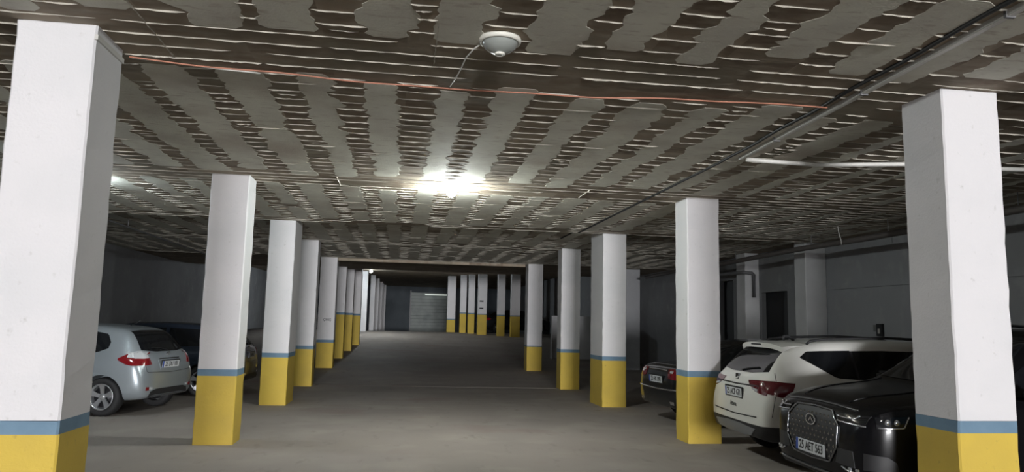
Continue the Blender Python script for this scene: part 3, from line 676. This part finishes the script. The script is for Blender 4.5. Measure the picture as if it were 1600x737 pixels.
c.line('rear_wiper', 'x', -1, [(.0,1.135),(-.2,1.17),(-.42,1.19)], .009, m_black, off=.014)
tube('aerial', [(-1.32,0,1.54),(-1.40,0,1.60),(-1.46,0,1.60),(-1.47,0,1.54)], .018, m_plast, c.e, 8)
for x in (-.93, .02, .95): c.line('door_seam', 'y', -1, [(x,1.06),(x,.5)], .004, m_plast)
c.line('waist_crease', 'y', -1, [(-1.6,.93),(1.2,.90)], .004, m_wcar)
for x in (-.85, .12): c.sides('door_handle', [(x,.955),(x+.2,.96)], [(x,.925),(x+.2,.93)], m_wcar, nu=5, nv=2, off=.022, th=.02)
for wx in (-1.31, 1.32):
    for q in (1, -1): tube('arch_trim', [(wx+.42*math.cos(a), q*.895, .345+.42*math.sin(a)) for a in np.linspace(.05, math.pi-.05, 24)], .026, m_plast, c.e, 8)
c.ends('head_lamp', 1, [(.4,.82),(.66,.84)], [(.4,.73),(.66,.73)], m_clear); c.patch('front_grille', 'x', 1, [(-.36,.80),(.36,.80)], [(-.3,.56),(.3,.56)], m_plast)
c.mirror(.70, .91, 1.10, m_wcar)

# --- black SUV (near right), front to the aisle
m_bcar = mat('black_car_paint', (.005,.005,.006), .25, 0, coat=.06, spec=.2)
SUVF = [
 (-2.25,.46,.76,.84,.5,.58,.46),(-2.2,.34,.86,1.08,.74,.80,.66),(-2.0,.31,1.02,1.30,.84,.89,.66),(-1.75,.30,1.05,1.55,.87,.92,.64),(-1.4,.28,1.05,1.66,.88,.93,.63),(-.6,.26,1.04,1.70,.88,.93,.635),(.15,.26,1.03,1.68,.88,.93,.62),
 (.62,.26,1.02,1.52,.88,.93,.62),(1.0,.26,1.02,1.28,.88,.928,.67),(1.22,.27,1.02,1.155,.88,.925,.74),(1.55,.27,1.01,1.10,.875,.92,.76),(1.88,.28,.98,1.055,.86,.90,.74),(2.06,.29,.94,1.01,.83,.865,.70),(2.17,.29,.86,.95,.77,.80,.64),(2.235,.31,.76,.86,.66,.69,.55),(2.26,.38,.64,.72,.50,.54,.42)]
tig = Car('black_suv', 'black SUV with studded grille parked behind the nearest right pillar, facing the aisle', SUVF, (6.20, 6.40), 177, m_bcar, (-1.33, 1.36), .36, track=.79, rim=m_drim, clad_z=.36)
c = tig
oct_ = [(-.40,.62),(-.40,.80),(-.28,.90),(.28,.90),(.40,.80),(.40,.62),(.30,.50),(-.30,.50)]
c.patch('front_grille', 'x', 1, [(-.43,.79),(-.31,.895),(0,.905),(.31,.895),(.43,.79)], [(-.43,.61),(-.32,.47),(0,.45),(.32,.47),(.43,.61)], m_plast, nu=24, nv=10, off=.004)
c.line('grille_frame', 'x', 1, [(0,.915),(-.32,.905),(-.45,.80),(-.45,.60),(-.33,.455),(0,.44),(.33,.455),(.45,.60),(.45,.80),(.32,.905),(0,.915)], .010, m_dchrome, 90, .008)
st = []
for j in range(8):
    for i in range(-6, 7):
        y = (i+(.5 if j % 2 else 0))*.072; z = .85-j*.05
        if abs(y) > .40-.9*max(0, z-.80)-.7*max(0, .60-z) or (abs(y) < .12 and abs(z-.79) < .05): continue
        st.append((y, z))
sv = [(.012,0,0),(0,.010,0),(0,0,.016),(0,-.010,0),(0,0,-.016)]
sme = bpy.data.meshes.new('grille_stud'); sme.from_pydata(sv, [], [(0,1,2),(0,2,3),(0,3,4),(0,4,1),(1,4,3,2)]); sme.materials.append(m_chrome)
gobj = [o for o in c.e.children if o.name.startswith('front_grille')][0]
for y, z in st:
    hh, _ = c.hit('x', y, z, 1)
    if hh: o = fromdata('grille_stud', sme, gobj); o.location = (hh.x+.005, y, z)
c.ring('emblem', 1, 0, .79, .085, .048, .008, m_chrome, .018); c.flatpoly('emblem_wing', 1, 0, .79, [[(-.05,-.02),(0,.028),(.05,-.02),(.03,-.02),(0,.008),(-.03,-.02)]], m_chrome, .018)
c.plate('25 AET 563', 1, .53, tilt=.03)
for q in (1, -1):
    c.patch('head_lamp', 'x', 1, [(.42*q,.895),(.6*q,.90),(.78*q,.905)], [(.44*q,.845),(.6*q,.82),(.76*q,.815)], m_glass, nu=12, nv=4, off=.008)
    c.patch('head_lamp_side', 'y', q, [(2.12,.905),(2.0,.915),(1.86,.925)], [(2.12,.815),(2.0,.815),(1.92,.82)], m_glass, nu=8, nv=4, off=.008)
    c.line('daytime_strip', 'x', 1, [(.43*q,.873),(.58*q,.866),(.66*q,.872),(.685*q,.898)], .007, m_drl, 20, .012)
    c.line('lamp_chrome', 'x', 1, [(.44*q,.838),(.6*q,.825),(.775*q,.822)], .007, m_drl, 20, .012)
    c.line('lamp_chrome_side', 'y', q, [(2.11,.822),(2.0,.822),(1.92,.828),(1.87,.92)], .007, m_drl, 20, .012)
    for x in (2.04, 1.97):
        hh, nn = c.hit('y', x, .87, q)
        if hh: o = lathe('lamp_projector', [(.028, 0), (.024, .008), (.001, .012)], m_drl, c.e, 16, 'y'); o.location = hh+nn*.008; o.scale = (1, q, 1)
    c.patch('bumper_vent', 'x', 1, [(.46*q,.60),(.66*q,.60)], [(.42*q,.47),(.68*q,.46)], m_plast, nu=8, nv=4, off=.004)
    c.patch('bumper_vent_side', 'y', q, [(2.20,.60),(2.05,.585),(1.98,.54)], [(2.20,.46),(2.05,.46),(1.96,.46)], m_plast, nu=8, nv=4, off=.004)
    c.line('fog_trim', 'x', 1, [(.52*q,.45),(.60*q,.425),(.74*q,.42)], .009, m_drl, 18, .008)
    c.line('fog_trim_side', 'y', q, [(2.15,.42),(2.02,.425),(1.92,.43)], .008, m_dchrome, 14, .008)
    for y in (.62, .70): 
        hh, _ = c.hit('x', y*q, .44, 1); o = box('fog_lamp', -.004, .012, -.022, .022, -.012, .012, m_drl, c.e, .004); o.location = (hh.x, y*q, .445)
c.line('bonnet_edge', 'x', 1, [(-.62,.94),(-.3,.955),(0,.96),(.3,.955),(.62,.94)], .010, m_dchrome, 30, .003)
for q in (1, -1): c.line('bonnet_crease', 'z', 1, [(1.2,.50*q),(1.7,.50*q),(2.1,.40*q)], .006, m_bcar, 20, .002)
c.line('bumper_lip', 'x', 1, [(-.66,.36),(0,.345),(.66,.36)], .012, m_dchrome, 30, .006)
c.patch('windscreen', 'x', 1, [(-.56,1.60),(0,1.63),(.56,1.60)], [(-.74,1.18),(0,1.165),(.74,1.18)], m_glass, nu=20, nv=10)
c.sides('front_side_window', [(-.1,1.52),(.3,1.47),(.6,1.37),(.92,1.17)], [(-.1,1.10),(.3,1.095),(.6,1.09),(.92,1.09)], m_glass)
c.sides('rear_side_window', [(-1.5,1.45),(-1.0,1.53),(-.18,1.53)], [(-1.5,1.14),(-1.0,1.11),(-.18,1.10)], m_glass)
c.patch('rear_window', 'x', -1, [(-.5,1.5),(.5,1.5)], [(-.6,1.18),(.6,1.18)], m_glass)
for q in (1, -1): tube('roof_rail', [(-1.3,.6*q,1.63),(-1.2,.6*q,1.69),(-.4,.61*q,1.73),(.2,.59*q,1.70),(.3,.59*q,1.64)], .016, m_dchrome, c.e, 8)
c.mirror(.78, .93, 1.13, m_bcar)

# --- dark sedan (right, beyond the second pillar), rear to the aisle
m_dark = mat('charcoal_car_paint', (.010,.011,.013), .22, .1, coat=.25)
SEDAN = [
 (-2.28,.44,.66,.72,.5,.56,.46),(-2.26,.34,.70,.84,.68,.72,.62),(-2.20,.29,.82,.95,.77,.81,.70),(-2.08,.27,.91,.995,.82,.85,.72),(-1.85,.26,.93,1.02,.85,.87,.72),(-1.62,.25,.93,1.055,.86,.88,.68),(-1.35,.24,.93,1.19,.86,.885,.61),(-1.05,.22,.93,1.35,.86,.885,.57),
 (-.7,.21,.93,1.43,.86,.885,.56),(-.1,.2,.92,1.46,.86,.885,.565),(.35,.2,.91,1.42,.86,.885,.56),(.75,.2,.90,1.26,.86,.885,.57),(1.1,.21,.90,1.05,.86,.88,.64),(1.35,.21,.89,.98,.85,.87,.70),(1.75,.22,.82,.90,.82,.84,.68),(2.05,.24,.70,.79,.75,.78,.6),(2.22,.29,.58,.67,.62,.66,.5),(2.28,.38,.5,.56,.44,.5,.4)]
def dress_sedan(c, plate):
    c.patch('rear_window', 'x', -1, [(-.50,1.36),(0,1.38),(.50,1.36)], [(-.62,1.075),(0,1.07),(.62,1.075)], m_glass, nu=16, nv=10)
    c.sides('rear_side_window', [(-1.2,1.22),(-.85,1.33),(-.3,1.36)], [(-1.2,1.03),(-.85,1.0),(-.3,.99)], m_glass)
    c.sides('front_side_window', [(-.22,1.36),(.2,1.34),(.55,1.22),(.85,1.06)], [(-.22,.99),(.2,.985),(.55,.98),(.85,.98)], m_glass)
    c.patch('windscreen', 'x', 1, [(-.5,1.37),(0,1.40),(.5,1.37)], [(-.66,1.02),(0,1.01),(.66,1.02)], m_glass)
    for q in (1, -1): c.patch('tail_lamp', 'y', q, [(-2.2,.93),(-2.0,.93),(-1.85,.90)], [(-2.2,.76),(-2.0,.77),(-1.85,.82)], m_redl, nu=10, nv=5, off=.008)
    c.ends('tail_lamp_inner', -1, [(.42,.92),(.6,.93),(.76,.93)], [(.46,.78),(.6,.76),(.76,.76)], m_redl, nu=10, nv=5, off=.008)
    c.ends('reverse_lens', -1, [(.48,.895),(.6,.90)], [(.5,.86),(.6,.86)], m_clear, nu=4, nv=2, off=.011)
    c.line('boot_trim', 'x', -1, [(-.36,.90),(0,.905),(.36,.90)], .012, m_chrome, 20, .006)
    c.line('bumper_trim', 'x', -1, [(-.74,.60),(-.4,.585),(0,.58),(.4,.585),(.74,.60)], .014, m_chrome, 30, .006)
    c.line('boot_edge', 'x', -1, [(-.70,.985),(0,.99),(.70,.985)], .006, m_chrome, 30, .004)
    c.ends('exhaust_trim', -1, [(.52,.40),(.66,.40)], [(.54,.35),(.66,.35)], m_chrome, nu=5, nv=2)
    c.plate(plate, -1, .74, tilt=-.08); c.mirror(.66, .87, 1.0, m_dark)
    c.ends('head_lamp', 1, [(.42,.72),(.68,.74)], [(.42,.62),(.68,.62)], m_clear); c.patch('front_grille', 'x', 1, [(-.4,.62),(.4,.62)], [(-.4,.42),(.4,.42)], m_plast)
sed = Car('dark_sedan', 'charcoal sedan with red tail lamps half hidden by the second right pillar', SEDAN, (6.75, 12.35), 4, m_dark, (-1.35, 1.36), .32, track=.77)
dress_sedan(sed, '25 HK 090')
fs = Car('dark_sedan', 'dark sedan parked far up the ramp between the small far right pillars', SEDAN, (8.0-.9, 44.4), 12, m_dark, (-1.35, 1.36), .32, track=.77)
dress_sedan(fs, '25 KR 312')
